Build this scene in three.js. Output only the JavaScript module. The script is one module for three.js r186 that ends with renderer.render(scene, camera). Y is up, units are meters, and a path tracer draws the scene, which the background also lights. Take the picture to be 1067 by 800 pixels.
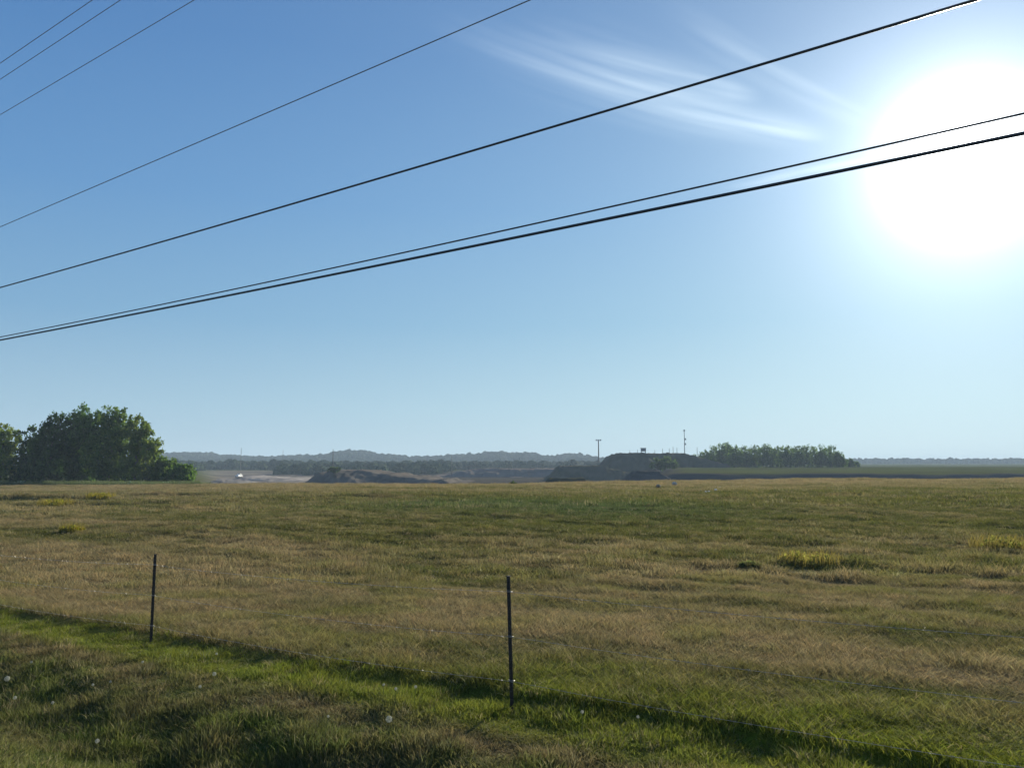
import * as THREE from 'three';
import { mergeGeometries } from 'three/addons/utils/BufferGeometryUtils.js';
import { createNoise2D, createNoise3D } from 'simplex-noise';

// ---------------------------------------------------------------- camera, sky, sun, exposure
const scene = new THREE.Scene();
const EYE = 1.4;                                   // metres above the road
const camera = new THREE.PerspectiveCamera(2 * Math.atan(400 / 837) * 180 / Math.PI, 1067 / 800, 0.1, 9000);
camera.position.set(0, EYE, 0);
const PITCH = Math.atan(86 / 837);
camera.rotation.set(PITCH, 0, 0);

const renderer = new THREE.WebGLRenderer({ antialias: true });
renderer.toneMapping = THREE.LinearToneMapping;
renderer.toneMappingExposure = 2.05;
renderer.shadowMap.enabled = true;

const SUN = new THREE.Vector3(0.4769, 0.3219, -0.8179).normalize();
const sun = new THREE.DirectionalLight(new THREE.Color(1, 0.92, 0.76), 5);
sun.position.copy(SUN).multiplyScalar(300);
sun.castShadow = true;
sun.shadow.mapSize.set(4096, 4096);
Object.assign(sun.shadow.camera, { left: -160, right: 160, top: 160, bottom: -160, near: 1, far: 900 });
scene.add(sun, sun.target);
scene.fog = new THREE.FogExp2(new THREE.Color(0.64, 0.82, 1.0), 0.00029);

// seeded randomness
function rng(seed) { let a = seed >>> 0; return () => { a = (a + 0x6d2b79f5) | 0; let t = Math.imul(a ^ (a >>> 15), 1 | a); t = (t + Math.imul(t ^ (t >>> 7), 61 | t)) ^ t; return ((t ^ (t >>> 14)) >>> 0) / 4294967296; }; }
const R = rng(7);
const n2 = createNoise2D(rng(11)), n3 = createNoise3D(rng(12)), n2b = createNoise2D(rng(13));
const clamp = (x, a = 0, b = 1) => Math.min(b, Math.max(a, x));
const ss = (a, b, x) => { const t = clamp((x - a) / (b - a)); return t * t * (3 - 2 * t); };
const mix = (a, b, k) => a + (b - a) * k;
const mixc = (a, b, k) => [mix(a[0], b[0], k), mix(a[1], b[1], k), mix(a[2], b[2], k)];
const fbm = (x, y, o = 4) => { let s = 0, a = 0.5; for (let i = 0; i < o; i++) { s += a * n2(x, y); x = x * 2.03 + 17.1; y = y * 2.03 - 9.3; a *= 0.5; } return s; };

// computed sky: clear air that pales towards the horizon, the sun's aureole, and thin cirrus
{
  const W = 4096, H = 2048, data = new Float32Array(W * H * 4);
  // colour by elevation (degrees), linear
  const stops = [[0, 0.54, 0.71, 0.79], [4, 0.43, 0.64, 0.765], [10, 0.25, 0.48, 0.70], [18, 0.148, 0.355, 0.645], [28, 0.085, 0.25, 0.545], [40, 0.055, 0.18, 0.45], [90, 0.035, 0.10, 0.27]];
  const grad = (e) => { let i = 0; while (i < stops.length - 2 && e > stops[i + 1][0]) i++; const a = stops[i], b = stops[i + 1], k = clamp((e - a[0]) / (b[0] - a[0])); return [mix(a[1], b[1], k), mix(a[2], b[2], k), mix(a[3], b[3], k)]; };
  // cirrus streaks: from and to as (azimuth right of -z, elevation) in degrees, half width, strength
  const streaks = [[-8, 30.7, 22.8, 21.2, 1.5, 0.15], [-1, 29.9, 18.5, 24.2, 1.5, 0.16], [3, 26.8, 22.8, 21.3, 1.0, 0.16], [9.5, 31.8, 25.9, 21.3, 1.0, 0.10], [14.5, 18.9, 25.0, 19.7, 0.4, 0.20]];
  const SKY = renderer.toneMappingExposure;   // the stops are in display brightness
  for (let r = 0; r < H; r++) {
    const e = ((r + 0.5) / H - 0.5) * 180, er = e * Math.PI / 180, base = grad(Math.max(0, e));
    const ce = Math.cos(er), se = Math.sin(er);
    for (let c = 0; c < W; c++) {
      const az = ((c + 0.5) / W - 0.5) * 2 * Math.PI, x = Math.cos(az) * ce, z = Math.sin(az) * ce;
      const dot = x * SUN.x + se * SUN.y + z * SUN.z, o = (r * W + c) * 4;
      let ang = Math.acos(clamp(dot, -1, 1)) * 180 / Math.PI;
      const wide = Math.exp(-ang / 26), near = 1.95 * Math.exp(-ang / 4.4) + 6 * Math.exp(-ang * ang / 7);
      let R0 = base[0] + 0.29 * wide + near * 0.97, G0 = base[1] + 0.30 * wide + near, B0 = base[2] + 0.22 * wide + near;
      // darker and deeper away from the sun
      const away = 0.74 + 0.26 * ss(75, 12, ang);
      R0 *= mix(1, away, 0.9); G0 *= mix(1, away, 0.75); B0 *= mix(1, away, 0.5);
      if (e > 8 && e < 45) {
        const azd = Math.atan2(x, -z) * 180 / Math.PI;
        if (azd > -20 && azd < 40) {
          let k = 0;
          for (const [a0, e0, a1, e1, w, s] of streaks) {
            const dx = (a1 - a0), dy = e1 - e0, L = Math.hypot(dx, dy), u = ((azd - a0) * dx + (e - e0) * dy) / (L * L), v = ((azd - a0) * dy - (e - e0) * dx) / L;
            if (u < 0 || u > 1 || Math.abs(v) > w * 3) continue;
            const fray = 0.7 + 0.5 * n2(u * 1.3 + a0, v * 1.1 + e0) + 0.16 * n2(u * 3 + a0, v * 3.2);
            const ww = w * (0.35 + 0.65 * Math.sin(Math.PI * Math.pow(u, 0.8)));
            k += s * Math.max(0, fray) * Math.exp(-v * v / (ww * ww)) * ss(0, 0.5, u) * ss(1, 0.86, u);
          }
          R0 += k * 1.1; G0 += k * 1.12; B0 += k * 0.95;
        }
      }
      data[o] = R0 / SKY; data[o + 1] = G0 / SKY; data[o + 2] = B0 / SKY; data[o + 3] = 1;
    }
  }
  const sky = new THREE.DataTexture(data, W, H, THREE.RGBAFormat, THREE.FloatType);
  sky.mapping = THREE.EquirectangularReflectionMapping; sky.magFilter = THREE.LinearFilter; sky.minFilter = THREE.LinearFilter; sky.needsUpdate = true;
  scene.background = sky; scene.environment = sky;
}

// ---------------------------------------------------------------- helpers
// the road, the fence and the power line run along ALONG; ACROSS points away from the road into the field
const ALONG = [-0.81394, -0.58095], ACROSS = [0.58095, -0.81394];
const toST = (x, z) => [x * ALONG[0] + z * ALONG[1], x * ACROSS[0] + z * ACROSS[1]];
const toXZ = (s, t) => [s * ALONG[0] + t * ACROSS[0], s * ALONG[1] + t * ACROSS[1]];
const V = (x, y, z) => new THREE.Vector3(x, y, z);
const used = new Map();
function numbered(name) { const k = used.get(name) ?? 0; used.set(name, k + 1); return k ? name + '_' + String(k).padStart(3, '0') : name; }
function tag(o, label, category, group, kind) { if (label) o.userData.label = label; if (category) o.userData.category = category; if (group) o.userData.group = group; if (kind) o.userData.kind = kind; return o; }
function base(name, x, y, z, turn = 0) { const g = new THREE.Group(); g.name = numbered(name); g.position.set(x, y, z); g.rotation.y = turn; scene.add(g); return g; }
function part(name, geo, m, parent) { const o = new THREE.Mesh(geo, m); o.name = parent === scene ? numbered(name) : name; o.castShadow = o.receiveShadow = true; parent.add(o); return o; }
const std = (c, roughness = 0.9, more = {}) => new THREE.MeshPhysicalMaterial({ color: new THREE.Color().setRGB(...c), roughness, specularIntensity: roughness > 0.85 ? 0.05 : 1, ...more });   // soil, bark and leaf litter have next to no gloss
const leafMat = (c, transmission = 0.4, more = {}) => new THREE.MeshPhysicalMaterial({ color: new THREE.Color().setRGB(...c), roughness: 0.95, transmission, thickness: 0, specularIntensity: 0.12, side: THREE.DoubleSide, ...more });
function geoOf(pos, col, uv, idx) {
  const g = new THREE.BufferGeometry(); g.setAttribute('position', new THREE.Float32BufferAttribute(pos, 3));
  if (col) g.setAttribute('color', new THREE.Float32BufferAttribute(col, 3));
  if (uv) g.setAttribute('uv', new THREE.Float32BufferAttribute(uv, 2));
  if (idx) g.setIndex(idx);
  return g;
}
function tube(pts, r0, r1, seg = 6, rings = 8) {     // tapered tube through points
  const c = new THREE.CatmullRomCurve3(pts), fr = c.computeFrenetFrames(rings, false), pos = [], idx = [];
  for (let i = 0; i <= rings; i++) { const p = c.getPointAt(i / rings), r = mix(r0, r1, i / rings);
    for (let j = 0; j < seg; j++) { const a = j / seg * Math.PI * 2, q = p.clone().addScaledVector(fr.normals[i], Math.cos(a) * r).addScaledVector(fr.binormals[i], Math.sin(a) * r); pos.push(q.x, q.y, q.z); } }
  for (let i = 0; i < rings; i++) for (let j = 0; j < seg; j++) { const a = i * seg + j, b = i * seg + (j + 1) % seg, c2 = a + seg, d = b + seg; idx.push(a, b, d, a, d, c2); }
  const g = geoOf(pos, null, null, idx); g.computeVertexNormals(); return g;
}
const box = (w, h, d, x, y, z) => new THREE.BoxGeometry(w, h, d).translate(x, y, z);
const bare = (g) => { const o = g.index ? g.toNonIndexed() : g.clone(); for (const k of Object.keys(o.attributes)) if (k !== 'position' && k !== 'normal') o.deleteAttribute(k); if (!o.attributes.normal) o.computeVertexNormals(); return o; };
const merged = (list) => mergeGeometries(list.map(bare));

// ---------------------------------------------------------------- the lie of the land
const fenceGround = (s) => -0.77 - 0.028 * clamp(s, -6, 24);
function height(x, z) {
  const [s, t] = toST(x, z), q = -z, k = x / Math.max(q, 1);
  const f = fenceGround(s);
  let near;
  if (t < 1) near = -0.04;
  else if (t < 4.1) near = mix(-0.04, f - 0.3, ss(0.7, 4.25, t));
  else if (t < 6.3) near = f - 0.3 + 0.3 * (0.8 * ss(4.0, 5.3, t) + 0.2 * ss(4.8, 6.0, t));
  else near = f + 0.09 * ss(6.62 + 0.05 * n2(s * 0.5, 3), 6.8 + 0.05 * n2(s * 0.5, 3), t);
  if (t > 1.2) near += (0.03 - 0.022 * ss(5, 5.8, t)) * n2(s * 0.55, t * 0.9) * ss(1.2, 2.5, t) + 0.02 * n2(x * 2.3, z * 2.3);
  if (t < 6.5) return near;
  // the field: a tilted plane with swells drawn out along the road
  let field = -0.95 + 0.0105 * clamp(x, -120, 160);
  field += 0.10 * fbm(s * 0.05, t * 0.16, 3) + 0.22 * n2(x * 0.018, z * 0.022);
  field += 0.055 * n2(s * 0.25, t * 0.7 + 5) * ss(8, 14, t) + 0.035 * n2(x * 1.1, z * 1.5) + 0.06 * n2(s * 0.07 + 4, t * 1.15) * ss(7.5, 10, t) * ss(60, 30, t) + 0.05 * fbm(x * 0.4 + 7, z * 0.55, 2);
  // low camera-facing berms in the left of the field
  for (const [bx, bq, bl, bw, bh] of [[-39, 66, 9, 1.6, 0.5], [-30, 71, 6, 1.2, 0.38], [-27, 57, 12, 1.5, 0.25], [-12, 60, 9, 1.6, 0.25], [-15, 23, 6, 0.8, 0.12]]) {
    const u = (x - bx) / bl, v = (q - bq) / bw; field += bh * Math.exp(-u * u) * (v > 0 ? Math.exp(-v * v * 0.12) : Math.exp(-v * v * 1.4));
  }
  let h = mix(near, field, ss(7, 20, t));
  if (q < 100) return h;
  // past the crest the land drops to the workings, stays level under the trees on the left, and runs on as fields on the right
  const crest = 112 + 4 * n2(x * 0.03, 4) + 8 * ss(0.0, -0.4, k);
  const edgeL = ss(-0.40, -0.36, k), edgeR = ss(0.155, 0.205, k);
  const left = mix(-2.0, -1.2, ss(200, 800, q));
  const floor = -4.6 + 0.25 * fbm(x * 0.03, z * 0.03, 3);
  const mid = mix(floor, -1.5, ss(480, 620, q));
  let right = mix(-3.6, -0.75, ss(244, 252 + 3 * n2(x * 0.06, 8), q));
  right = right + 1.75 * ss(255, 400, q) + 5.0 * ss(450, 1500, q) + 0.2 * n2(x * 0.02, z * 0.02);
  let far = mix(left, mix(mid, right, edgeR), edgeL);
  // wooded hills
  const ridge = (px) => { let i = 0; const P = RIDGE; while (i < P.length - 2 && px > P[i + 1][0]) i++; const a = P[i], b = P[i + 1]; const u = clamp((px - a[0]) / (b[0] - a[0])); return mix(a[1], b[1], u * u * (3 - 2 * u)); };
  if (q > 900) far += ridge(x) * ss(1150, 1480, q);
  return mix(h, far, ss(crest, crest + mix(26, 14, edgeL), q));
}
// hill crests near 1.5 km out: x in metres, extra height
const RIDGE = [[-1800, 11], [-900, 14], [-630, 17], [-560, 20], [-520, 14], [-440, 12], [-360, 15], [-285, 24], [-235, 16], [-165, 12], [-90, 17], [-30, 21], [25, 19], [70, 13], [115, 17], [190, 5], [330, 2], [600, 0], [2500, 0]];

// ---------------------------------------------------------------- colours of the ground and of what grows on it (linear)
const STRAW = [0.27, 0.215, 0.105], GREEN = [0.135, 0.136, 0.030], LUSH = [0.175, 0.205, 0.024], DARK = [0.09, 0.097, 0.028], GRAVEL = [0.27, 0.24, 0.21], STONE = [0.13, 0.122, 0.115], PASTURE = [0.10, 0.125, 0.045];
const blob = (x, z, bx, bz, rx, rz) => { const u = (x - bx) / rx, v = (z - bz) / rz; return Math.exp(-(u * u + v * v)); };
function fieldColor(x, z) {
  const [s, t] = toST(x, z), q = -z;
  const big = fbm(s * 0.045 + 3, t * 0.11, 3), midn = fbm(s * 0.22, t * 0.5 + 9, 3), fine = n2b(x * 1.6, z * 2.2);
  const wind = n2b(s * 0.07 + 4, t * 1.15), patch = fbm(x * 0.8 + 40, z * 1.0, 2);
  let dry = 0.46 + 0.75 * big + 0.6 * midn + 0.16 * fine + 0.22 * wind * ss(45, 20, t) + 0.35 * patch;
  dry += 0.55 * ss(6.9, 7.3, t) * ss(14.5, 11.5, t) * ss(2, 8, s);            // pale mown swath on the left
  dry += 0.2 * ss(14, 15, t) * ss(21, 17, t) * ss(4, 9, s);
  dry += 0.45 * ss(82, 100, q);                                             // dry grass along the crest
  dry -= 0.45 * ss(22, 30, q) * ss(80, 55, q) * ss(-22, -6, x) ;            // greener middle of the field
  dry -= 0.45 * ss(9, 7, t) * ss(12, 2, s);
  let c = mixc(mixc(GREEN, DARK, clamp(0.5 - 0.8 * midn - 0.7 * patch)), STRAW, clamp(dry));
  c = mixc(c, [0.06, 0.105, 0.035], 0.7 * blob(x, z, 5, -40, 6, 6) + 0.6 * blob(x, z, -3, -47, 7, 6));
  c = mixc(c, LUSH, clamp(0.8 * ss(8.8, 7.0, t) * ss(9, -1, s) + 0.25 * ss(0.1, 0.5, n2(s * 0.3, t * 0.4 + 30))) * ss(26, 16, q));
  return c;
}
function vergeColor(x, z) {
  const [s, t] = toST(x, z);
  const a = fbm(s * 0.5, t * 0.8, 3), b = n2b(x * 2.1, z * 2.1);
  let c = mixc([0.115, 0.15, 0.032], [0.185, 0.15, 0.07], clamp(0.33 + 0.8 * a + 0.2 * b + 0.45 * ss(4.9, 5.4, t) * ss(6.3, 5.7, t)));
  c = mixc(c, LUSH, ss(5.55, 6.0, t) * (0.75 + 0.3 * a));
  return c;
}
function groundColor(x, z) {
  const [s, t] = toST(x, z), q = -z, k = x / Math.max(q, 1);
  if (t < 1) return [0.12, 0.11, 0.095];
  let c = mixc(vergeColor(x, z), fieldColor(x, z), ss(6.2, 6.9, t));
  if (q > 100) {
    const n = fbm(x * 0.02, z * 0.02, 3), pit = ss(-0.39, -0.36, k) * ss(0.22, 0.19, k);
    let o = mixc(PASTURE, [0.075, 0.088, 0.04], clamp(0.5 + n));
    const work = mixc(mixc([0.10, 0.09, 0.08], [0.065, 0.062, 0.055], clamp(0.5 + fbm(x * 0.03, z * 0.05, 3))), mixc(GRAVEL, STONE, clamp(0.5 + 1.2 * fbm(x * 0.012 + 5, z * 0.02, 3))), ss(-0.2, -0.25, k));
    o = mixc(o, work, pit * ss(640, 560, q));
    o = mixc(o, STONE, ss(0.1, 0.16, k) * ss(254, 250, q));
    c = mixc(c, o, ss(116, 126, q + 3 * n2(x * 0.2, z * 0.2)));
  }
  return c;
}

// soil and thatch grain, one tile of fine relief for the ground sheet
function grain(seed, size = 512) {
  const r = rng(seed), d = new Uint8Array(size * size * 4), b = new Uint8Array(size * size * 4), a = new Float32Array(size * size);
  for (let i = 0; i < a.length; i++) a[i] = r();
  const at = (x, y) => a[((y + size) % size) * size + ((x + size) % size)];
  for (let y = 0; y < size; y++) for (let x = 0; x < size; x++) {
    let v = 0; for (let k = -3; k <= 3; k++) v += at(x + k * ((y >> 4) % 2 ? 1 : 0), y + k);
    v = v / 7 * 0.6 + at(x >> 2, y >> 2) * 0.25 + at(x >> 4, (y >> 4) + 77) * 0.15;
    const o = (y * size + x) * 4, l = clamp(0.45 + v * 0.75) * 255;
    d[o] = l; d[o + 1] = l * 0.985; d[o + 2] = l * 0.95; d[o + 3] = 255; b[o] = b[o + 1] = b[o + 2] = v * 255; b[o + 3] = 255;
  }
  const mk = (u, srgb) => { const t = new THREE.DataTexture(u, size, size); t.wrapS = t.wrapT = THREE.RepeatWrapping; t.magFilter = THREE.LinearFilter; t.minFilter = THREE.LinearMipmapLinearFilter; t.generateMipmaps = true; if (srgb) t.colorSpace = THREE.SRGBColorSpace; t.needsUpdate = true; return t; };
  return { map: mk(d, true), bump: mk(b, false) };
}
const soil = grain(31);

// ---------------------------------------------------------------- ground sheet
{
  const xs = [0], zs = [];
  for (let x = 0; x < 2700;) { x += 0.16 + 0.03 * x; xs.push(x); xs.unshift(-x); }
  for (let z = 60; z > -3600;) { zs.push(z); const q = -z; let st = 0.14 + 0.02 * Math.abs(q - 6); if (z > 2) st = Math.max(st, 1.2); if (q > 104 && q < 140) st = 1.3; if (q > 238 && q < 262) st = 1.4; z -= st; }
  const nx = xs.length, nz = zs.length, pos = [], col = [], uv = [], idx = [];
  for (let j = 0; j < nz; j++) for (let i = 0; i < nx; i++) {
    const x = xs[i], z = zs[j]; pos.push(x, height(x, z), z); uv.push(x / 1.7, z / 1.7);
    col.push(...groundColor(x, z));
  }
  for (let j = 0; j < nz - 1; j++) for (let i = 0; i < nx - 1; i++) { const a = j * nx + i, b = a + 1, c = a + nx, d = c + 1; idx.push(a, b, d, a, d, c); }
  const g = geoOf(pos, col, uv, idx); g.computeVertexNormals();
  const m = std([1, 1, 1], 0.97, { vertexColors: true, map: soil.map, bumpMap: soil.bump, bumpScale: 0.004, specularIntensity: 0 });
  tag(part('ground', g, m, scene), null, null, null, 'structure');
  console.log('ground', nx, nz);
}
{ // the road under the camera, out of the frame
  const pos = [], uv = [], idx = []; let k = 0;
  for (let s = -60; s <= 90; s += 2) { for (const t of [-6.4, 0.75]) { const [x, z] = toXZ(s, t); pos.push(x, 0, z); uv.push(s / 2, t / 2); } if (s < 90) idx.push(k, k + 1, k + 3, k, k + 3, k + 2); k += 2; }
  const g = geoOf(pos, null, uv, idx); g.computeVertexNormals();
  tag(part('road', g, std([0.055, 0.055, 0.055], 0.9, { map: soil.map, bumpMap: soil.bump, bumpScale: 0.004, side: THREE.DoubleSide }), scene), null, null, null, 'structure');
}

// a point of the land under a pixel of a 1067 x 800 view, used only to read off where things stand
function at(px, py) {
  const a = (px - 533.5) / 837, b = (400 - py) / 837, cp = Math.cos(PITCH), sp = Math.sin(PITCH), d = [a, b * cp + sp, b * sp - cp];
  let m = 2; while (m < 400) { if (EYE + d[1] * m < height(d[0] * m, d[2] * m)) break; m *= 1.004; }
  return [d[0] * m, height(d[0] * m, d[2] * m), d[2] * m];
}

// ---------------------------------------------------------------- grass
function tuft(seed, blades, spread, h, w, lean, fan = 1) {
  const r = rng(seed), pos = [], idx = []; let k = 0;
  for (let i = 0; i < blades; i++) {
    const a = r() * 6.283, rad = spread * Math.sqrt(r()), x = Math.cos(a) * rad, z = Math.sin(a) * rad, hh = h * (0.45 + 0.75 * r()), ww = w * (0.6 + 0.8 * r());
    const f = r() * 6.283, fx = Math.cos(f), fz = Math.sin(f), la = r() * 6.283, ll = hh * lean * (0.3 + r()), lx = Math.cos(la) * ll + 0.12 * hh * fan, lz = Math.sin(la) * ll;
    pos.push(x - fx * ww / 2, -0.02, z - fz * ww / 2, x + fx * ww / 2, -0.02, z + fz * ww / 2,
      x + lx * 0.4 - fx * ww * 0.4, hh * 0.6, z + lz * 0.4 - fz * ww * 0.4, x + lx * 0.4 + fx * ww * 0.4, hh * 0.6, z + lz * 0.4 + fz * ww * 0.4, x + lx, hh, z + lz);
    idx.push(k, k + 1, k + 3, k, k + 3, k + 2, k + 2, k + 3, k + 4); k += 5;
  }
  return geoOf(pos, null, null, idx);
}
const grassMat = leafMat([1, 1, 1], 0.42);
function sow(name, label, geos, spots) {
  const M = new THREE.Matrix4(), Q = new THREE.Quaternion(), E = new THREE.Euler(), P = V(0, 0, 0), S = V(1, 1, 1), C = new THREE.Color();
  geos.forEach((g, gi) => {
    const mine = spots.filter((_, i) => i % geos.length === gi), im = new THREE.InstancedMesh(g, grassMat, mine.length);
    mine.forEach(([x, y, z, sc, hs, c], i) => { E.set((R() - 0.5) * 0.3, R() * 6.283, (R() - 0.5) * 0.3); Q.setFromEuler(E); P.set(x, y, z); S.set(sc, sc * hs, sc); M.compose(P, Q, S); im.setMatrixAt(i, M); im.setColorAt(i, C.setRGB(...c)); });
    im.name = numbered(name); im.castShadow = im.receiveShadow = true; tag(im, label, 'grass', null, 'stuff'); scene.add(im);
  });
}
{
  const near = [], verge = [], midf = [], far = [], r = rng(99);
  const vary = (c, dryness = 0) => { const b = 0.7 + 0.65 * r(), k = r() < 0.14 ? 1 : 0; const o = k ? mixc(c, [0.27, 0.23, 0.13], 0.6) : c; return [o[0] * b * (0.9 + 0.2 * r()), o[1] * b, o[2] * b]; };
  const fill = (q0, q1, step, out) => {
    for (let q = q0; q < q1; q += step) { const hw = 0.68 * q + 3.5; for (let x0 = -hw; x0 < hw; x0 += step) {
      const x = x0 + (r() - 0.5) * step * 1.3, z = -(q + (r() - 0.5) * step * 1.3), [s, t] = toST(x, z); if (t < 1.25) continue;
      out(x, z, s, t);
    } }
  };
  const put = (x, z, s, t) => {
    if (t < 6.75) {
      const ditch = ss(3.6, 4.3, t) * ss(5.4, 4.7, t), lip = ss(5.6, 6.2, t);
      const clumps = 0.75 + 0.55 * n2(x * 0.9, z * 0.9);
      verge.push([x, height(x, z), z, 0.9 + 0.4 * r(), (0.5 + 0.2 * ditch + 0.08 * lip * n2(s * 0.7, 8)) * clumps, vary(vergeColor(x, z))]);
    } else {
      const tall = 0.42 + 0.2 * n2(x * 0.6, z * 0.6) + 0.05 * ss(7.5, 6.9, t) * (0.65 + 0.45 * n2(s * 0.6, 2));
      near.push([x, height(x, z), z, 0.9 + 0.4 * r(), tall, vary(fieldColor(x, z))]);
    }
  };
  fill(1.5, 9, 0.055, put); fill(9, 17, 0.075, put);
  fill(17, 42, 0.15, (x, z, s, t) => midf.push([x, height(x, z), z, 0.9 + 0.4 * r(), 0.55 + 0.33 * n2(x * 0.35, z * 0.5) + 0.22 * n2(x * 1.4, z * 1.4), vary(fieldColor(x, z))]));
  fill(42, 122, 0.3, (x, z) => far.push([x, height(x, z), z, 0.9 + 0.4 * r(), 0.65 + 0.4 * n2(x * 0.16, z * 0.25) + 0.28 * n2(x * 0.8, z * 0.8), vary(fieldColor(x, z))]));
  console.log('grass', near.length, verge.length, midf.length, far.length);
  sow('verge_grass', 'green and tawny grass of the roadside ditch before the fence', [tuft(1, 18, 0.07, 0.13, 0.006, 0.45, 0.4), tuft(2, 15, 0.08, 0.16, 0.007, 0.5, 0.4), tuft(3, 20, 0.07, 0.11, 0.006, 0.4, 0.4)], verge);
  sow('field_grass', 'short dry and green field grass just behind the fence', [tuft(4, 14, 0.08, 0.15, 0.006, 0.6), tuft(5, 12, 0.08, 0.17, 0.007, 0.8), tuft(6, 16, 0.08, 0.12, 0.006, 0.6)], near);
  sow('field_grass', 'short dry and green field grass across the middle of the field', [tuft(7, 18, 0.15, 0.17, 0.011, 0.7), tuft(8, 15, 0.15, 0.2, 0.012, 0.8), tuft(9, 18, 0.16, 0.15, 0.011, 0.6)], midf);
  sow('field_grass', 'dry field grass reaching to the far edge of the field', [tuft(10, 22, 0.3, 0.24, 0.024, 0.7), tuft(12, 20, 0.3, 0.2, 0.026, 0.8), tuft(13, 22, 0.32, 0.26, 0.024, 0.6)], far);
}

// ---------------------------------------------------------------- trees
const bark = std([0.16, 0.14, 0.115], 0.95, { map: soil.map, bumpMap: soil.bump, bumpScale: 0.02 });
bark.map = null; bark.bumpMap = null;
const foliage = leafMat([1.15, 1.4, 1.2], 0.48, { vertexColors: true });
// crown: leaf sprays gathered in clumps; lobes are [x, y, z, rx, ry, rz] ellipsoids
function crownGeo(seed, lobes, clumps, leaves, size, tint, clumpR = 0.16) {
  const r = rng(seed), pos = [], col = [], idx = []; let k = 0;
  const vol = lobes.map((l) => l[3] * l[4] * l[5] ** 0.6), tot = vol.reduce((a, b) => a + b, 0);
  for (let i = 0; i < clumps; i++) {
    let pick = r() * tot, li = 0; while (pick > vol[li]) pick -= vol[li++];
    const [lx, ly, lz, rx, ry, rz] = lobes[li]; let u, v, w, d;
    do { u = r() * 2 - 1; v = r() * 2 - 1; w = r() * 2 - 1; d = Math.hypot(u, v, w); } while (d > 1 || d < 0.05);
    const shell = Math.pow(r(), 0.42) / d * (1 + 0.16 * n3(u * 2 + seed, v * 2, w * 2)); const cx = lx + u * rx * shell, cy = ly + v * ry * shell, cz = lz + w * rz * shell;
    const cr = clumpR * (0.6 + 0.8 * r()) * (rx + ry) * 0.5, tone = 0.72 + 0.55 * r(), warm = r();
    const c0 = mixc(tint[0], tint[1], warm);
    for (let j = 0; j < leaves; j++) {
      const a = r() * 6.283, b = Math.acos(2 * r() - 1), rr = cr * Math.sqrt(r()) * (r() < 0.3 ? 1.9 : 1), x = cx + Math.sin(b) * Math.cos(a) * rr, y = cy + Math.cos(b) * rr * 1.15, z = cz + Math.sin(b) * Math.sin(a) * rr;
      const s = size * (0.6 + 0.8 * r()), p = r() * 6.283, q = (r() - 0.5) * 2.4, ax = Math.cos(p), az = Math.sin(p), bx = -az * Math.sin(q), by = Math.cos(q), bz = ax * Math.sin(q);
      pos.push(x - ax * s * 0.5, y, z - az * s * 0.5, x - bx * s * 0.75, y - by * s * 0.75, z - bz * s * 0.75, x + ax * s * 0.5, y + s * 0.1, z + az * s * 0.5, x + bx * s * 0.75, y + by * s * 0.75, z + bz * s * 0.75);
      const m = tone * (0.85 + 0.3 * r()); for (let e = 0; e < 4; e++) col.push(c0[0] * m, c0[1] * m, c0[2] * m);
      idx.push(k, k + 1, k + 2, k, k + 2, k + 3); k += 4;
    }
  }
  return geoOf(pos, col, null, idx);
}
function tree(name, label, group, x, z, lobes, o = {}) {
  const { clumps = 170, leaves = 26, size = 0.27, tint = [[0.035, 0.06, 0.012], [0.06, 0.085, 0.018]], trunkR = 0.22, seed = 1, clumpR = 0.13, y = height(x, z) - 0.1, limbs = 6 } = o, r = rng(seed * 31 + 5);
  const g = base(name, x, y, z);
  const top = Math.max(...lobes.map((l) => l[1] + l[4] * 0.55)), wood = tube([V(0, -0.3, 0), V(r() * 0.3 - 0.15, top * 0.3, r() * 0.3 - 0.15), V(r() * 0.8 - 0.4, top * 0.65, r() * 0.6 - 0.3), V(lobes[0][0], top, lobes[0][2])], trunkR, trunkR * 0.2, 8, 10);
  part('trunk', wood, bark, g);
  for (let i = 0; i < limbs; i++) { const l = lobes[i % lobes.length], h0 = top * (0.18 + 0.45 * r()), a = r() * 6.283; part('limb', tube([V(0, h0, 0), V(l[0] * 0.5 + Math.cos(a) * l[3] * 0.3, mix(h0, l[1], 0.65), l[2] * 0.5 + Math.sin(a) * l[5] * 0.3), V(l[0] + Math.cos(a) * l[3] * 0.6, l[1] + l[4] * (0.4 * r()), l[2] + Math.sin(a) * l[5] * 0.6)], trunkR * 0.45, trunkR * 0.1, 5, 5), bark, g); }
  part('crown', crownGeo(seed, lobes, clumps, leaves, size, tint, clumpR), foliage, g);
  return tag(g, label, 'tree', group);
}
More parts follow.
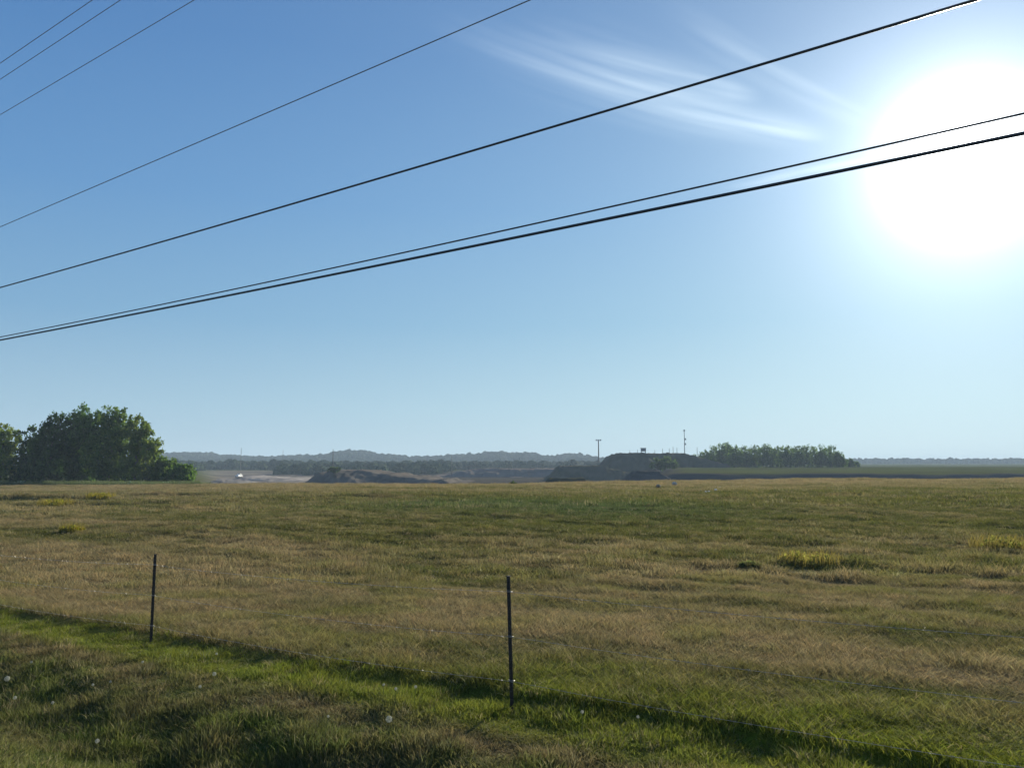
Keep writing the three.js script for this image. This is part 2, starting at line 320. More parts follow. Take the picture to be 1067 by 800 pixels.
// pixel column -> metres at a depth
const X = (px, q) => (px - 533.5) / 837 * q, Y = (py, q) => EYE + (486 - py) / 837 * q;
{
  const G = 'trees in the grove at the left edge', olive = [[0.06, 0.095, 0.016], [0.13, 0.16, 0.028]], dark = [[0.036, 0.068, 0.015], [0.07, 0.11, 0.02]], gold = [[0.10, 0.115, 0.02], [0.17, 0.16, 0.03]];
  const q = 142, m = q / 837; // metres per pixel there
  // [name, label, column of trunk, depth, lobes as columns and rows, options]
  const defs = [
    ['broadleaf_tree', 'yellow-topped tree cut by the left edge of the picture', 3, 140, [[2, 462, 15, 20], [-8, 480, 18, 24], [8, 488, 13, 17]], { tint: [[0.08, 0.11, 0.018], [0.23, 0.23, 0.04]], seed: 3, clumps: 420 }],
    ['broadleaf_tree', 'slim dark tree with sky gaps between yellow-topped tree and big grove', 30, 142, [[28, 460, 8, 16], [31, 480, 12, 22], [26, 492, 14, 14]], { tint: dark, seed: 4, clumps: 240, clumpR: 0.15 }],
    ['broadleaf_tree', 'dark tree forming left shoulder of the big grove', 54, 141, [[56, 446, 14, 17], [48, 464, 17, 22], [52, 486, 20, 20]], { tint: dark, seed: 5, clumps: 560 }],
    ['broadleaf_tree', 'tallest tree of the grove with rounded dark top', 82, 145, [[80, 438, 15, 18], [99, 446, 13, 18], [88, 456, 22, 22], [78, 476, 24, 24], [84, 492, 22, 14]], { tint: [[0.042, 0.08, 0.015], [0.085, 0.13, 0.022]], seed: 6, clumps: 900 }],
    ['broadleaf_tree', 'second tallest grove tree right of the rounded top', 116, 143, [[115, 440, 15, 17], [121, 456, 18, 20], [112, 474, 20, 24], [118, 492, 20, 14]], { tint: olive, seed: 7, clumps: 660 }],
    ['broadleaf_tree', 'lighter olive tree leaning down the right side of the grove', 143, 141, [[139, 448, 14, 16], [150, 460, 15, 17], [161, 468, 12, 13], [140, 476, 18, 18], [138, 492, 18, 13]], { tint: [[0.085, 0.115, 0.02], [0.19, 0.20, 0.035]], seed: 8, clumps: 560 }],
    ['small_tree', 'low tree at the right foot of the grove', 170, 144, [[170, 486, 13, 11], [164, 495, 12, 10], [176, 496, 11, 9]], { tint: olive, seed: 9, clumps: 260, trunkR: 0.12, clumpR: 0.16 }],
    ['small_tree', 'rounded green bushy tree ending the grove before the hills', 192, 142, [[191, 493, 12, 10], [184, 498, 10, 8], [199, 498, 7, 8]], { tint: [[0.065, 0.11, 0.016], [0.12, 0.165, 0.025]], seed: 10, clumps: 240, trunkR: 0.1, clumpR: 0.16 }],
  ];
  for (const [name, label, px, dq, lob, o] of defs) {
    const x = X(px, dq), z = -dq, y = height(x, z) - 0.1;
    tree(name, label, G, x, z, lob.map(([a, b, rx, ry], i) => [X(a, dq) - x, Y(b, dq) - y, (i % 3 - 1) * 1.1, rx * m, ry * m, rx * m * 0.95]), { ...o, y });
  }
  // more of the grove just outside the frame
  tree('broadleaf_tree', 'grove tree standing outside the left edge of the picture', G, X(-40, 143), -143, [[0, 9, 0, 3.6, 4, 3.4], [0.8, 5, 0.5, 4, 4, 3.8]], { tint: dark, seed: 11, clumps: 400 });

  // the row of trees behind the pasture strip on the right
  const G2 = 'row of trees behind the quarry on the right', leafage = [[0.05, 0.08, 0.016], [0.1, 0.13, 0.025]], cols = [
    [722, 474, 9], [734, 470, 8], [744, 466, 8], [752, 462, 7], [758, 461, 6], [766, 466, 8], [776, 465, 9], [786, 464, 9], [797, 463, 9], [808, 464, 9], [819, 465, 9], [830, 464, 9], [842, 464, 9], [854, 464, 10], [865, 465, 10], [873, 470, 7], [884, 478, 5], [890, 481, 4]];
  const words = ['leftmost low tree at the foot of the terrace', 'second tree from the terrace, still low', 'slim pale tree left of the two pointed tops', 'first of two pointed tops in the tree row', 'second of two pointed tops in the tree row', 'shorter tree just right of the pointed tops', 'first rounded tree right of the pointed tops', 'second rounded tree right of the pointed tops', 'third rounded tree right of the pointed tops', 'fourth rounded tree right of the pointed tops', 'fifth rounded tree right of the pointed tops', 'sixth rounded tree right of the pointed tops', 'third last tall tree before the row ends', 'second last tall tree before the row ends', 'last tall dense tree at the right end of the row', 'lower shoulder tree at the right end of the row', 'small tree stepping down past the row', 'smallest tree at the far right end of the row'];
  cols.forEach(([px, py, w], i) => {
    const dq = 392 + (i * 7 % 5) * 5, x = X(px, dq), z = -dq, y = height(x, z) - 0.2, mm = dq / 837, H = Y(py, dq) - y, W = w * mm;
    tree('row_tree', 'distant tree in the row: ' + words[i], G2, x, z, [[0, H * 0.66, 0, W * 0.85, H * 0.33, W], [-W * 0.2, H * 0.36, 0.5, W * 1.1, H * 0.34, W], [W * 0.3, H * 0.28, -0.5, W, H * 0.28, W]], { tint: leafage, seed: 40 + i, clumps: 210, leaves: 16, size: 0.5, trunkR: 0.2, y, clumpR: 0.2, limbs: 3 });
  });
}

// far woods: crowns on the hills and along the horizon, one mass
{
  const r = rng(555), blobs = [];
  for (let v = 0; v < 3; v++) {
    const g = new THREE.IcosahedronGeometry(1, 3), p = g.attributes.position;
    for (let i = 0; i < p.count; i++) { const x = p.getX(i), y = p.getY(i), z = p.getZ(i), d = 1 + 0.22 * n3(x * 1.7 + v * 9, y * 1.7, z * 1.7) + 0.16 * n3(x * 4.2, y * 4.2 + v * 5, z * 4.2) + 0.08 * n3(x * 9, y * 9, z * 9); p.setXYZ(i, x * d, y * d, z * d); }
    g.computeVertexNormals(); blobs.push(g);
  }
  const spots = [];
  const hill = (x0, x1, q0, q1, step, size, lo = 0) => { for (let x = x0; x < x1; x += step) for (let q = q0; q < q1; q += step * 1.1) { const xx = x + (r() - 0.5) * step, z = -(q + (r() - 0.5) * step); if (n2(xx * 0.004, z * 0.006) < lo) continue; spots.push([xx, height(xx, z), z, size * (0.6 + 0.7 * r())]); } };
  hill(-1150, 330, 1190, 1500, 8.5, 5.2, -0.55);
  hill(330, 1150, 1400, 1475, 8, 5.0, -0.95);
  hill(-420, 170, 680, 1190, 10.5, 4.2, -0.75);
  hill(-235, -50, 500, 660, 8, 3.4, -0.35);
  console.log('far wood', spots.length);
  const M = new THREE.Matrix4(), Q = new THREE.Quaternion(), E = new THREE.Euler(), C = new THREE.Color(), m = std([1, 1, 1], 0.95);
  blobs.forEach((g, gi) => {
    const mine = spots.filter((_, i) => i % 3 === gi), im = new THREE.InstancedMesh(g, m, mine.length);
    mine.forEach(([x, y, z, s], i) => { E.set(0, r() * 6.28, 0); Q.setFromEuler(E); M.compose(V(x, y + s * 0.55, z), Q, V(s, s * (0.8 + 0.35 * r()), s)); im.setMatrixAt(i, M); const b = 0.7 + 0.6 * r(); im.setColorAt(i, C.setRGB(0.03 * b, 0.05 * b, 0.022 * b)); });
    im.name = numbered('far_wood'); tag(im, 'dark wooded hills along the horizon', 'woods', null, 'stuff'); im.castShadow = im.receiveShadow = true; scene.add(im);
  });
}

// ---------------------------------------------------------------- quarry heaps and terraces
const heapMat = std([1, 1, 1], 0.95, { vertexColors: true, specularIntensity: 0 });
function heap(name, label, px0, px1, topRow, q, depth, slope, foot, colors, o = {}) {
  // flat-topped body from column px0 to px1 (feet), top at topRow, front edge at depth q
  const x0 = X(px0, q), x1 = X(px1, q), cx = (x0 + x1) / 2, w = x1 - x0, top = Y(topRow, q), nx = o.nx ?? 180, nz = o.nz ?? 70, pos = [], col = [], idx = [], H = top - foot, seed = px0 * 0.37;
  for (let j = 0; j <= nz; j++) for (let i = 0; i <= nx; i++) {
    const u = i / nx, v = j / nz, x = (u - 0.5) * w, z = depth * 0.5 - v * depth, wob = slope * 0.35 * fbm(x * 0.05 + seed, z * 0.05, 3);
    const edge = Math.min((u * w) / (o.left ?? slope), ((1 - u) * w) / (o.right ?? slope), (v * depth + wob * ss(0, 0.1, u) * ss(1, 0.9, u)) / slope, ((1 - v) * depth) / slope);
    const lift = clamp(edge), crestn = (o.rough ?? 0.35) * fbm(x * 0.07 + seed, z * 0.07, 4) + (o.tilt ?? 0) * (u - 0.5);
    const gully = 0.10 * H * n2(x * 0.13 + seed, 2) * lift * (1 - lift) * 4;
    const rub = (0.10 + 0.05 * H) * fbm(x * 0.33 + seed, z * 0.4, 3) * ss(0, 0.15, lift) + 0.12 * H * fbm(x * 0.09, z * 0.09 + seed, 2) * lift * (1 - lift) * 4;
    pos.push(x, lift * (H + crestn) + rub + gully - 0.4 * (1 - lift), z);
    const n = clamp(0.5 + 0.9 * fbm(x * 0.06 + seed, z * 0.06 + lift * 2, 4)); col.push(...mixc(colors[0], colors[1], n));
  }
  for (let j = 0; j < nz; j++) for (let i = 0; i < nx; i++) { const a = j * (nx + 1) + i, b = a + 1, c = a + nx + 1, d = c + 1; idx.push(a, b, d, a, d, c); }
  const g = geoOf(pos, col, null, idx); g.computeVertexNormals();
  const m = part(name, g, heapMat, scene); m.position.set(cx, foot, -q - depth / 2);
  return tag(m, label, 'mound', 'heaps and terraces of the quarry');
}
const earth = [[0.08, 0.07, 0.06], [0.15, 0.13, 0.105]], grit = [[0.2, 0.18, 0.16], [0.34, 0.30, 0.26]], weedy = [[0.075, 0.075, 0.045], [0.12, 0.105, 0.075]];
heap('spoil_heap', 'long dark flat-topped spoil heap carrying the lone mast', 306, 520, 491.5, 280, 70, 13, -5.4, earth, { left: 9, right: 50, tilt: -1.2 });
heap('gravel_terrace', 'pale gravel terrace between the grove and the dark spoil heap', 190, 345, 496, 330, 60, 22, -5.2, grit, { rough: 0.6, right: 40 });
heap('gravel_terrace', 'grey lower slope of quarry beside the grove', 168, 290, 499, 252, 40, 16, -6, [[0.15, 0.14, 0.125], [0.22, 0.2, 0.175]], { rough: 0.7, right: 26 });
heap('quarry_bench', 'long brown bench across the middle of the quarry', 440, 640, 488.5, 450, 60, 14, -5, [[0.14, 0.115, 0.095], [0.2, 0.165, 0.14]], { left: 30, right: 20 });
heap('quarry_bench', 'lower dark terrace stepping down left of tall terrace', 568, 700, 485.5, 335, 40, 11, -5, weedy, { left: 7, right: 30 });
heap('quarry_terrace', 'tall flat-topped dark terrace left of the tree row', 618, 790, 472, 372, 60, 16, -2.5, weedy, { left: 14, right: 30, rough: 0.5 });
heap('rubble_mound', 'low dark rubble mound in front of the round bush', 648, 712, 490.5, 225, 20, 5, -4, [[0.07, 0.066, 0.06], [0.13, 0.12, 0.105]], { rough: 1.3, left: 5, right: 6, nx: 60 });
heap('spoil_heap', 'thin dark bank just past the field edge before the lower terrace', 556, 630, 498.8, 150, 12, 3.5, -4.4, weedy, { rough: 0.25, left: 3, nx: 60 });

// round bushes and weeds
function bush(name, label, category, group, x, z, w, h, o = {}) {
  const y = o.y ?? height(x, z), g = base(name, x, y - 0.03, z), r = rng((o.seed ?? 3) * 17), st = [];
  for (let i = 0; i < 7; i++) { const a = r() * 6.28, b = r() * w * 0.3; st.push(tube([V(Math.cos(a) * 0.05 * w, 0, Math.sin(a) * 0.05 * w), V(Math.cos(a) * b * 0.6, h * 0.4, Math.sin(a) * b * 0.6), V(Math.cos(a) * b, h * 0.8, Math.sin(a) * b)], w * 0.012, w * 0.004, 4, 3)); }
  part('stems', merged(st), bark, g).userData.kind = 'stuff';
  part('foliage', crownGeo(o.seed ?? 3, [[0, h * 0.52, 0, w * 0.42, h * 0.42, w * 0.4], [-w * 0.25, h * 0.35, 0, w * 0.28, h * 0.32, w * 0.3], [w * 0.27, h * 0.36, 0.02, w * 0.26, h * 0.33, w * 0.3]], o.clumps ?? 60, o.leaves ?? 30, o.size ?? w * 0.05, o.tint ?? [[0.045, 0.07, 0.02], [0.075, 0.1, 0.03]], 0.2), foliage, g);
  return tag(g, label, category, group);
}
{
  bush('round_bush', 'round green bush standing before the tall terrace', 'bush', null, X(692, 345), -345, 12, 5.6, { seed: 71, y: Y(489.5, 345), clumps: 70, size: 0.7, tint: [[0.05, 0.07, 0.02], [0.08, 0.1, 0.03]] });
  bush('shrub', 'shrub at the foot of the lone mast on the spoil heap', 'bush', null, X(349, 285), -285, 4.5, 2, { seed: 72, y: Y(492, 285), size: 0.4 });
  bush('shrub', 'dark little shrub on the field edge below the bench', 'bush', null, ...(() => { const p = [X(534, 112), -112]; return p; })(), 1.2, 0.75, { seed: 73, size: 0.12 });
  for (const [px, w, seed, l] of [[24, 2.6, 74, 'pale grey-green shrub under the slim dark tree'], [138, 1.6, 75, 'pale grey-green shrub under the leaning olive tree'], [174, 1.8, 76, 'pale grey-green shrub before the low tree of the grove']])
    bush('shrub', l, 'bush', 'pale shrubs at the foot of the grove', X(px, 124), -124, w, 0.95, { seed, y: Y(507.2, 124) - 0.1, size: 0.16, tint: [[0.16, 0.2, 0.12], [0.24, 0.28, 0.18]] });
  // weeds that stand above the field
  const weed = (px, py, wpx, hpx, label, o) => { const [x, , z] = at(px, py), m = Math.hypot(x, z) / 837; const w = wpx * m, h = hpx * m * (hpx < 8 ? 1.5 : 0.66), g = base('weed_clump', x, height(x, z), z), t = o.tint;
    part('stems', tuft(o.seed, 420, w * 0.5, h, w * 0.012, 0.35), leafMat(mixc(t[0], t[1], 0.6), 0.45), g).userData.kind = 'stuff';
    part('foliage', crownGeo(o.seed, [[0, h * 0.4, 0, w * 0.42, h * 0.4, w * 0.42]], 70, 10, o.size * 0.8, t, 0.14), foliage, g);
    tag(g, label, 'weeds', 'weed clumps standing in the field'); };
  const yel = [[0.17, 0.145, 0.035], [0.25, 0.2, 0.05]];
  weed(845, 587, 62, 17, 'broad yellow-green weed clump in the right of the field', { seed: 81, tint: yel, size: 0.05 });
  weed(1047, 571, 56, 16, 'weed clump at the right edge of the field', { seed: 82, tint: yel, size: 0.055 });
  weed(781, 592, 26, 10, 'small dark weed clump left of the broad yellow-green one', { seed: 83, tint: [[0.10, 0.10, 0.035], [0.15, 0.14, 0.05]], size: 0.05 });
  weed(104, 520, 26, 4, 'yellow weeds on the berm nearest the grove', { seed: 84, tint: [[0.21, 0.17, 0.025], [0.31, 0.25, 0.03]], size: 0.1 });
  weed(58, 528, 30, 5, 'yellow weeds on the leftmost berm', { seed: 85, tint: [[0.2, 0.165, 0.025], [0.29, 0.235, 0.03]], size: 0.1 });
  weed(74, 556, 22, 6, 'yellow weeds in open grass above the left post', { seed: 86, tint: [[0.2, 0.165, 0.025], [0.29, 0.235, 0.03]], size: 0.08 });
  // low green growth between the field edge and the grove
  const low = [], r = rng(321);
  for (let i = 0; i < 3000; i++) { const q = 122 + 12 * r(), x = X(-60 + 285 * r(), q); low.push([x, height(x, -q), -q, 1.1 + 0.6 * r(), 0.7 + 0.6 * r(), mixc([0.08, 0.11, 0.03], [0.15, 0.18, 0.08], r())]); }
  sow('rank_grass', 'rank green growth between the field edge and the grove', [tuft(21, 26, 0.3, 0.42, 0.03, 0.6)], low);
}

// ---------------------------------------------------------------- masts and poles in the distance
const poleMat = std([0.09, 0.085, 0.08], 0.7), galv = std([0.35, 0.36, 0.37], 0.5, { metalness: 0.6 });
function mast(name, label, px, rowTop, rowFoot, q, r0, o = {}) {
  const x = X(px, q), y0 = Y(rowFoot, q), h = Y(rowTop, q) - y0, g = base(name, x, y0, -q);
  part('pole', new THREE.CylinderGeometry(r0 * 0.6, r0, h + 1, 8).translate(0, h / 2 - 0.5, 0), poleMat, g);
  if (o.arm) part('crossarm', box(o.arm, r0 * 1.2, r0 * 1.2, 0, h - 0.5, r0 * 1.2), poleMat, g);
  if (o.lamps) for (const s of [-1, 0, 1]) part('floodlight', box(0.7, 0.7, 0.35, s * 0.95, h + 0.1, 0), galv, g);
  if (o.boxes) for (const k of [0.97, 0.62, 0.42]) part('antenna', new THREE.CylinderGeometry(r0 * 2, r0 * 2, 0.9, 8).translate(k > 0.9 ? 0 : r0 * 2.2, h * k, 0), galv, g);
  return tag(g, label, 'mast', 'thin masts and poles beyond the field');
}
mast('utility_pole', 'lone dark mast on the long dark spoil heap', 347.5, 468, 492, 290, 0.16);
mast('radio_mast', 'hair-thin mast nearest the grove, before the hills', 252, 467, 490, 600, 0.26);
mast('radio_mast', 'hair-thin mast between the grove and the spoil heap', 295.5, 469, 490, 700, 0.22);
mast('utility_pole', 'thin pole at the right end of the long spoil heap', 471, 473, 493, 400, 0.15);
mast('utility_pole', 'faint pole in haze over the middle bench', 560, 474, 489, 600, 0.16);
mast('light_tower', 'stout light tower standing just left of the tall terrace', 623.5, 459, 480, 385, 0.34, { lamps: true });
mast('antenna_mast', 'tallest mast with small antennas on the tall terrace', 713, 448, 473.5, 400, 0.2, { boxes: true });
[[656, 469], [664, 468.5], [682, 469], [690, 467.5], [697, 467], [701, 465.5], [705, 466.5], [726, 466]].forEach(([px, row], i) =>
  mast('fence_stake', ['first', 'second', 'third', 'fourth', 'fifth', 'sixth', 'seventh', 'last'][i] + ' little stake from the left on the tall terrace', px, row, 473, 395, 0.14).userData.category = 'stake');
{ // small plant on the terrace: a cabin on legs
  const q = 392, g = base('screen_cabin', X(670, q), Y(472.6, q), -q), c = std([0.2, 0.21, 0.22], 0.6);
  part('cabin', box(2.3, 1.5, 1.8, 0, 1.75, 0), c, g); part('roof', box(2.6, 0.18, 2.1, 0, 2.6, 0), poleMat, g);
  for (const [a, b] of [[-1, -1], [1, -1], [-1, 1], [1, 1]]) part('leg', box(0.16, 1.6, 0.16, a, 0.2, b * 0.75), poleMat, g);
  tag(g, 'tiny cabin on legs on top of the tall terrace', 'cabin');
}
{ // a white pickup far off on the gravel
  const q = 345, g = base('pickup_truck', X(250.5, q), Y(497.2, q), -q, 1.45), w = std([0.78, 0.78, 0.76], 0.35), k = std([0.03, 0.03, 0.03], 0.6), gl = std([0.05, 0.06, 0.07], 0.1);
  const s = new THREE.Shape(); [[-2.5, 0.45], [2.5, 0.45], [2.55, 0.9], [1.5, 1.05], [0.8, 1.7], [-0.5, 1.72], [-0.65, 1.1], [-2.55, 1.1]].forEach(([a, b], i) => (i ? s.lineTo(a, b) : s.moveTo(a, b)));
  part('body', new THREE.ExtrudeGeometry(s, { depth: 1.7, bevelEnabled: true, bevelSize: 0.06, bevelThickness: 0.06, bevelSegments: 2 }).translate(0, 0, -0.85), w, g);
  for (const a of [-1, 1]) part('window', box(1.15, 0.42, 0.02, 0.12, 1.38, a * 0.92), gl, g);
  for (const [a, b] of [[-1.6, -0.85], [1.6, -0.85], [-1.6, 0.85], [1.6, 0.85]]) part('wheel', new THREE.CylinderGeometry(0.4, 0.4, 0.25, 16).rotateX(Math.PI / 2).translate(a, 0.4, b), k, g);
  g.scale.setScalar(0.8); tag(g, 'tiny white pickup truck on the pale gravel terrace', 'truck');
}

// ---------------------------------------------------------------- stones in the far field
{
  const mk = (seed) => { const g = new THREE.IcosahedronGeometry(1, 2), p = g.attributes.position; for (let i = 0; i < p.count; i++) { const x = p.getX(i), y = p.getY(i), z = p.getZ(i), d = 1 + 0.25 * n3(x * 1.3 + seed, y * 1.3, z * 1.3) + 0.08 * n3(x * 4, y * 4 + seed, z * 4); p.setXYZ(i, x * d, y * d * 0.75, z * d); } g.computeVertexNormals(); return g; };
  const white = std([0.72, 0.72, 0.7], 0.7), tan = std([0.36, 0.29, 0.2], 0.9);
  [[731, 512.5, 1.6, 'leftmost white stone of the far scatter'], [735.5, 514, 1.8, 'second white stone of the far scatter'], [739, 513.6, 1.7, 'middle white stone of the far scatter'], [746, 511.8, 1.9, 'fourth white stone of the far scatter'], [750, 509, 1.5, 'rightmost white stone of the far scatter'], [686, 509, 3.2, 'tan stone left of the white scatter', 1], [703, 506.5, 3.4, 'pale stone just left of the white scatter', 2]].forEach(([px, py, w, l, t], i) => {
    const [x, y, z] = at(px, py), r = w * 1.5 * Math.hypot(x, z) / 837 / 2, o = part('field_stone', mk(i * 3.1), t === 1 ? tan : t === 2 ? std([0.5, 0.45, 0.37], 0.9) : white, scene);
    o.position.set(x, y + r * 0.9, z); o.scale.setScalar(r); o.rotation.y = i; tag(o, l, 'stone', 'stones in the far field');
  });
}

// ---------------------------------------------------------------- fence: steel T-posts and barbed wire
const FT = 6.43, rust = std([0.042, 0.034, 0.03], 0.75, { metalness: 0.25 }), zinc = std([0.40, 0.385, 0.36], 0.38, { metalness: 0.8 });
const STRANDS = [1.1, 0.68, 0.27], POSTS = [-8.2, -1.8, 4.589, 10.783, 17.2, 23.6];
{
  const words = ['steel fence post outside the frame at far right', 'steel fence post outside the frame on the right', 'dark steel fence post in the middle of the picture, leaning slightly left', 'dark upright steel fence post on the left of the field', 'steel fence post outside the frame on the left', 'steel fence post outside the frame at far left'];
  const sh = new THREE.Shape(); [[-0.018, -0.006], [0.018, -0.006], [0.018, 0.001], [0.0045, 0.003], [0.003, 0.026], [-0.003, 0.026], [-0.0045, 0.003], [-0.018, 0.001]].forEach(([a, b], i) => (i ? sh.lineTo(a, b) : sh.moveTo(a, b))); sh.closePath();
  const shaft = new THREE.ExtrudeGeometry(sh, { depth: 1.72, bevelEnabled: false }).rotateX(-Math.PI / 2).translate(0, -0.48, 0);
  const studs = merged(Array.from({ length: 21 }, (_, i) => box(0.011, 0.016, 0.012, 0, 0.05 + i * 0.057, 0.011)));
  POSTS.forEach((s, i) => {
    const [x, z] = toXZ(s, FT), y = fenceGround(s), g = base('fence_post', x, y, z, Math.atan2(ACROSS[0], ACROSS[1]) + Math.PI);
    part('shaft', shaft, rust, g); part('studs', studs, rust, g).userData.kind = 'stuff';
    part('cap', box(0.0366, 0.006, 0.034, 0, 1.243, -0.0105), rust, g);
    for (const h of STRANDS) part('wire_clip', new THREE.TorusGeometry(0.03, 0.002, 5, 14).rotateX(Math.PI / 2 - 0.25).translate(0, h, -0.008), zinc, g);
    if (i === 2) g.rotateZ(0.036); if (i === 3) g.rotateZ(-0.01);
    tag(g, words[i], 'fence post', 'posts of the roadside wire fence');
  });
  const names = ['top', 'middle', 'lowest'];
  STRANDS.forEach((hh, k) => {
    const pts = [], barbs = []; 
    for (let i = 0; i < POSTS.length - 1; i++) for (let j = 0; j < 8; j++) { const u = j / 8, s = mix(POSTS[i], POSTS[i + 1], u), g0 = fenceGround; const [x, z] = toXZ(s, FT - 0.034); pts.push(V(x, mix(g0(POSTS[i]), g0(POSTS[i + 1]), u) + hh - 0.045 * 4 * u * (1 - u), z)); }
    const curve = new THREE.CatmullRomCurve3(pts), g = new THREE.Group(); g.name = numbered('barbed_wire'); scene.add(g);
    const ply = (ph) => { const p = [], N = 900; for (let i = 0; i <= N; i++) { const c = curve.getPointAt(i / N), a = i * 0.9 + ph; p.push(c.add(V(ACROSS[0] * Math.cos(a) * 0.0011, Math.sin(a) * 0.0011, ACROSS[1] * Math.cos(a) * 0.0011))); } return new THREE.TubeGeometry(new THREE.CatmullRomCurve3(p), 1400, 0.0011, 4, false); };
    part('strand', merged([ply(0), ply(Math.PI)]), zinc, g);
    const L = curve.getLength();
    for (let d = 0.06; d < L; d += 0.127) { const c = curve.getPointAt(d / L), a = d * 7; for (const e of [0, 1.5]) barbs.push(new THREE.CylinderGeometry(0.0009, 0.0009, 0.026, 4).rotateX(a + e).rotateY(a).translate(c.x, c.y, c.z)); }
    part('barbs', merged(barbs), zinc, g).userData.kind = 'stuff';
    tag(g, names[k] + ' strand of barbed wire along the fence posts', 'wire', 'strands of barbed wire');
  });
}

// ---------------------------------------------------------------- overhead line: seven wires between two poles outside the frame
{
  const cable = std([0.022, 0.022, 0.024], 0.38), alu = std([0.16, 0.165, 0.17], 0.5, { metalness: 0.5 }), wood = std([0.13, 0.10, 0.075], 0.9), porc = std([0.3, 0.31, 0.32], 0.25);
  const S0 = -13, S1 = 37;
  const wires = [ // label, t, height over the eye as a + b s + c s^2, radius, material
    ['topmost thin power line at upper left', 9.4, 12.0167, -0.02017, 0.00008, 0.009, alu], ['second thin power line from the top left corner', 10.0, 12.234, -0.01998, 0.00008, 0.009, alu], ['third thin power line at upper left', 10.75, 11.734, -0.01459, 0.00008, 0.009, alu],
    ['thin single line leaving the top edge near the middle', 10.0, 7.519, -0.02107, 0.00006, 0.0095, alu], ['dark overhead cable running to the top right corner', 10.0, 5.2336, -0.01109, 0.00033, 0.0185, cable], ['thin upper cable of the lowest pair', 10.0, 3.8007, -0.01589, 0.00046, 0.0135, cable]];
  const line = (parent, name, t, f, r, m) => { const p = []; for (let s = S0; s <= S1; s += 1) { const [x, z] = toXZ(s, t); p.push(V(x, EYE + f(s), z)); } return part(name, new THREE.TubeGeometry(new THREE.CatmullRomCurve3(p), 120, r, 8, false), m, parent); };
  for (const [l, t, a, b, c, r, m] of wires) tag(line(scene, r > 0.01 ? 'overhead_cable' : 'power_line', t, (s) => a + b * s + c * s * s, r, m), l, r > 0.01 ? 'cable' : 'power line', 'wires of the overhead line');
  const g = new THREE.Group(); g.name = numbered('cable_bundle'); scene.add(g);
  const f7 = (s) => 3.5727 - 0.00431 * s + 0.00021 * s * s;
  line(g, 'cable', 10.0, f7, 0.018, cable); line(g, 'messenger_cable', 10.004, (s) => f7(s) + 0.021, 0.0075, cable);
  tag(g, 'thick lower cable of the lowest pair', 'cable', 'wires of the overhead line');
  const H = (w, s) => EYE + w[2] + w[3] * s + w[4] * s * s;
  for (const [s, l] of [[S0, 'wooden utility pole outside the frame on the right'], [S1, 'wooden utility pole outside the frame on the left']]) {
    const [x, z] = toXZ(s, 10.2), y = height(x, z), o = base('wooden_pole', x, y, z, Math.atan2(-ACROSS[1], ACROSS[0]));   // local x runs across the line
    const top = H(wires[1], s) - y - 0.18;
    part('pole', new THREE.CylinderGeometry(0.11, 0.17, top + 1.2, 14).translate(0, (top - 1.2) / 2, 0), wood, o);
    const armY = H(wires[2], s) - y - 0.24; part('crossarm', box(2.2, 0.12, 0.09, 0, armY, 0.16), wood, o);
    wires.forEach((w, i) => { const lx = w[1] - 10.2, ly = H(w, s) - y; if (i < 4) part('insulator', new THREE.CylinderGeometry(0.03, 0.055, 0.2, 10).translate(i === 1 || i === 3 ? lx : lx, ly - 0.11, i === 1 || i === 3 ? 0 : 0.16), porc, o); else part('bracket', box(0.24, 0.05, 0.05, lx + 0.1, ly - 0.03, 0), galv, o); });
    part('bracket', box(0.24, 0.05, 0.05, -0.1, EYE + f7(s) - y - 0.03, 0), galv, o);
    tag(o, l, 'utility pole', 'poles of the overhead line');
  }
}

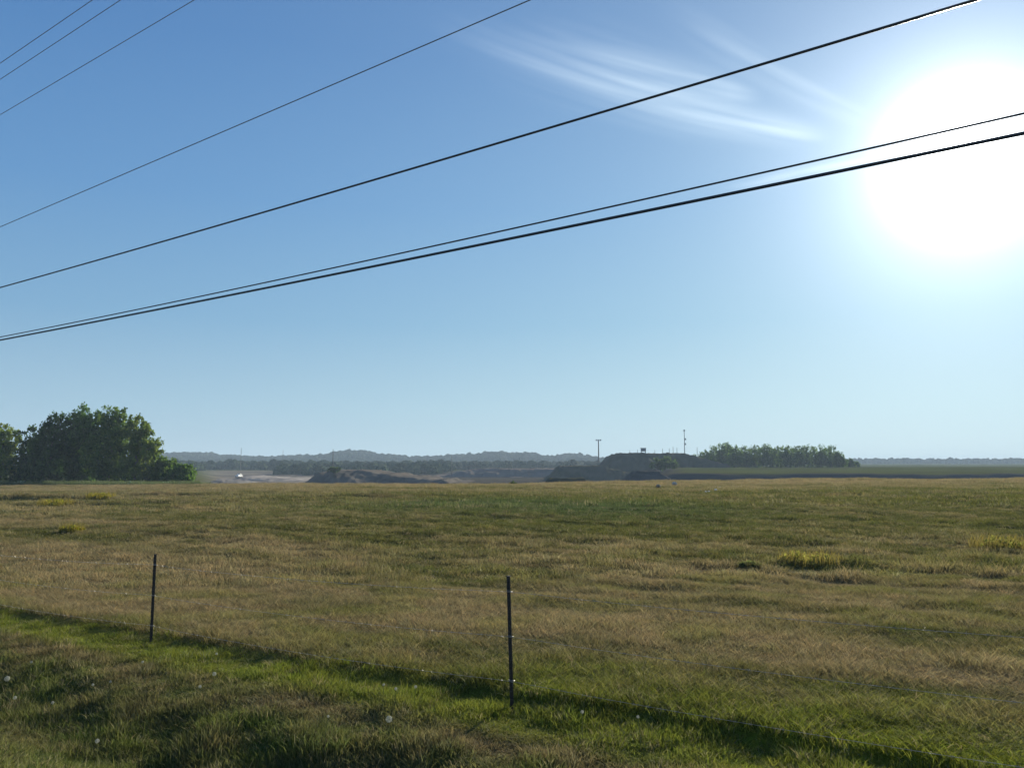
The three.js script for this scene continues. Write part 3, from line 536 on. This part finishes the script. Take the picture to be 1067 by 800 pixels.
// ---------------------------------------------------------------- dandelion clocks in the verge
{
  const r = rng(77), pos = []; // seed head: fine filaments with little parasols round a core
  for (let i = 0; i < 260; i++) { const u = 2 * r() - 1, a = r() * 6.283, q = Math.sqrt(1 - u * u), d = V(q * Math.cos(a), u, q * Math.sin(a)), e = V(r() - 0.5, r() - 0.5, r() - 0.5).cross(d).normalize(), k = e.clone().cross(d), R1 = 0.9 + 0.1 * r(), w = 0.012, p = d.clone().multiplyScalar(0.16), t = d.clone().multiplyScalar(R1);
    const tri = (A, B, C) => pos.push(A.x, A.y, A.z, B.x, B.y, B.z, C.x, C.y, C.z);
    tri(p.clone().addScaledVector(e, w), p.clone().addScaledVector(e, -w), t);
    for (let j = 0; j < 5; j++) { const b = j * 1.257, s = 0.17, v = e.clone().multiplyScalar(Math.cos(b) * s).addScaledVector(k, Math.sin(b) * s), v2 = e.clone().multiplyScalar(Math.cos(b + 0.5) * s).addScaledVector(k, Math.sin(b + 0.5) * s); tri(t, t.clone().add(v).addScaledVector(d, 0.05), t.clone().add(v2).addScaledVector(d, 0.05)); } }
  const head = geoOf(pos), fluff = leafMat([0.42, 0.44, 0.38], 0.45), stemM = leafMat([0.12, 0.14, 0.05], 0.2), core = std([0.18, 0.13, 0.07], 0.9);
  const spots = [[405, 780, 8.5, 'biggest white dandelion clock, low in the middle of the verge'], [7, 730, 6, 'white dandelion clock at the left edge of the verge'], [221, 727, 5, 'white dandelion clock left of the verge centre, on the ditch slope'], [208, 745, 4, 'dandelion clock just left of and below the ditch slope one'], [100, 800, 5, 'dandelion clock near the bottom edge on the left'], [11, 758, 4, 'dandelion clock at the left edge below the other'], [30, 711, 3, 'small dandelion clock high on the left verge'], [95, 741, 3, 'small dandelion clock in the dark ditch on the left'], [150, 715, 3, 'small dandelion clock under the left fence post'], [227, 704, 3, 'small dandelion clock right of the left fence post'], [411, 745, 4, 'dandelion clock above the biggest one'], [432, 744, 4, 'dandelion clock up and right of the biggest one'], [398, 745, 3.4, 'small dandelion clock up and left of the biggest one'], [607, 776, 4.5, 'dandelion clock right of the middle post, low'], [668, 782, 4, 'rightmost dandelion clock near the bottom edge'], [52, 757, 3.4, 'small dandelion clock among grass at lower left'], [338, 776, 3.4, 'small dandelion clock left of the biggest one'], [112, 734, 3, 'small pale dandelion clock mid ditch on the left']];
  spots.forEach(([px, py, w, l], i) => {
    const [x, y, z] = at(px, py), m = Math.hypot(x, y - EYE, z) / 837, R1 = w * m / 2 * 0.7, hh = 0.22 + 0.06 * r(), g = base('dandelion_clock', x, y, z, r() * 6), bx = (r() - 0.5) * 0.06;
    part('stem', tube([V(0, -0.02, 0), V(bx * 0.3, hh * 0.5, 0), V(bx, hh, 0)], 0.003, 0.0022, 5, 5), stemM, g);
    const s = part('seed_head', head, fluff, g); s.scale.setScalar(R1); s.position.set(bx, hh + R1 * 0.3, 0);
    const c = part('core', new THREE.IcosahedronGeometry(R1 * 0.22, 1), core, g); c.position.copy(s.position);
    tag(g, l, 'dandelion', 'dandelion clocks in the roadside verge');
  });
}

renderer.render(scene, camera);
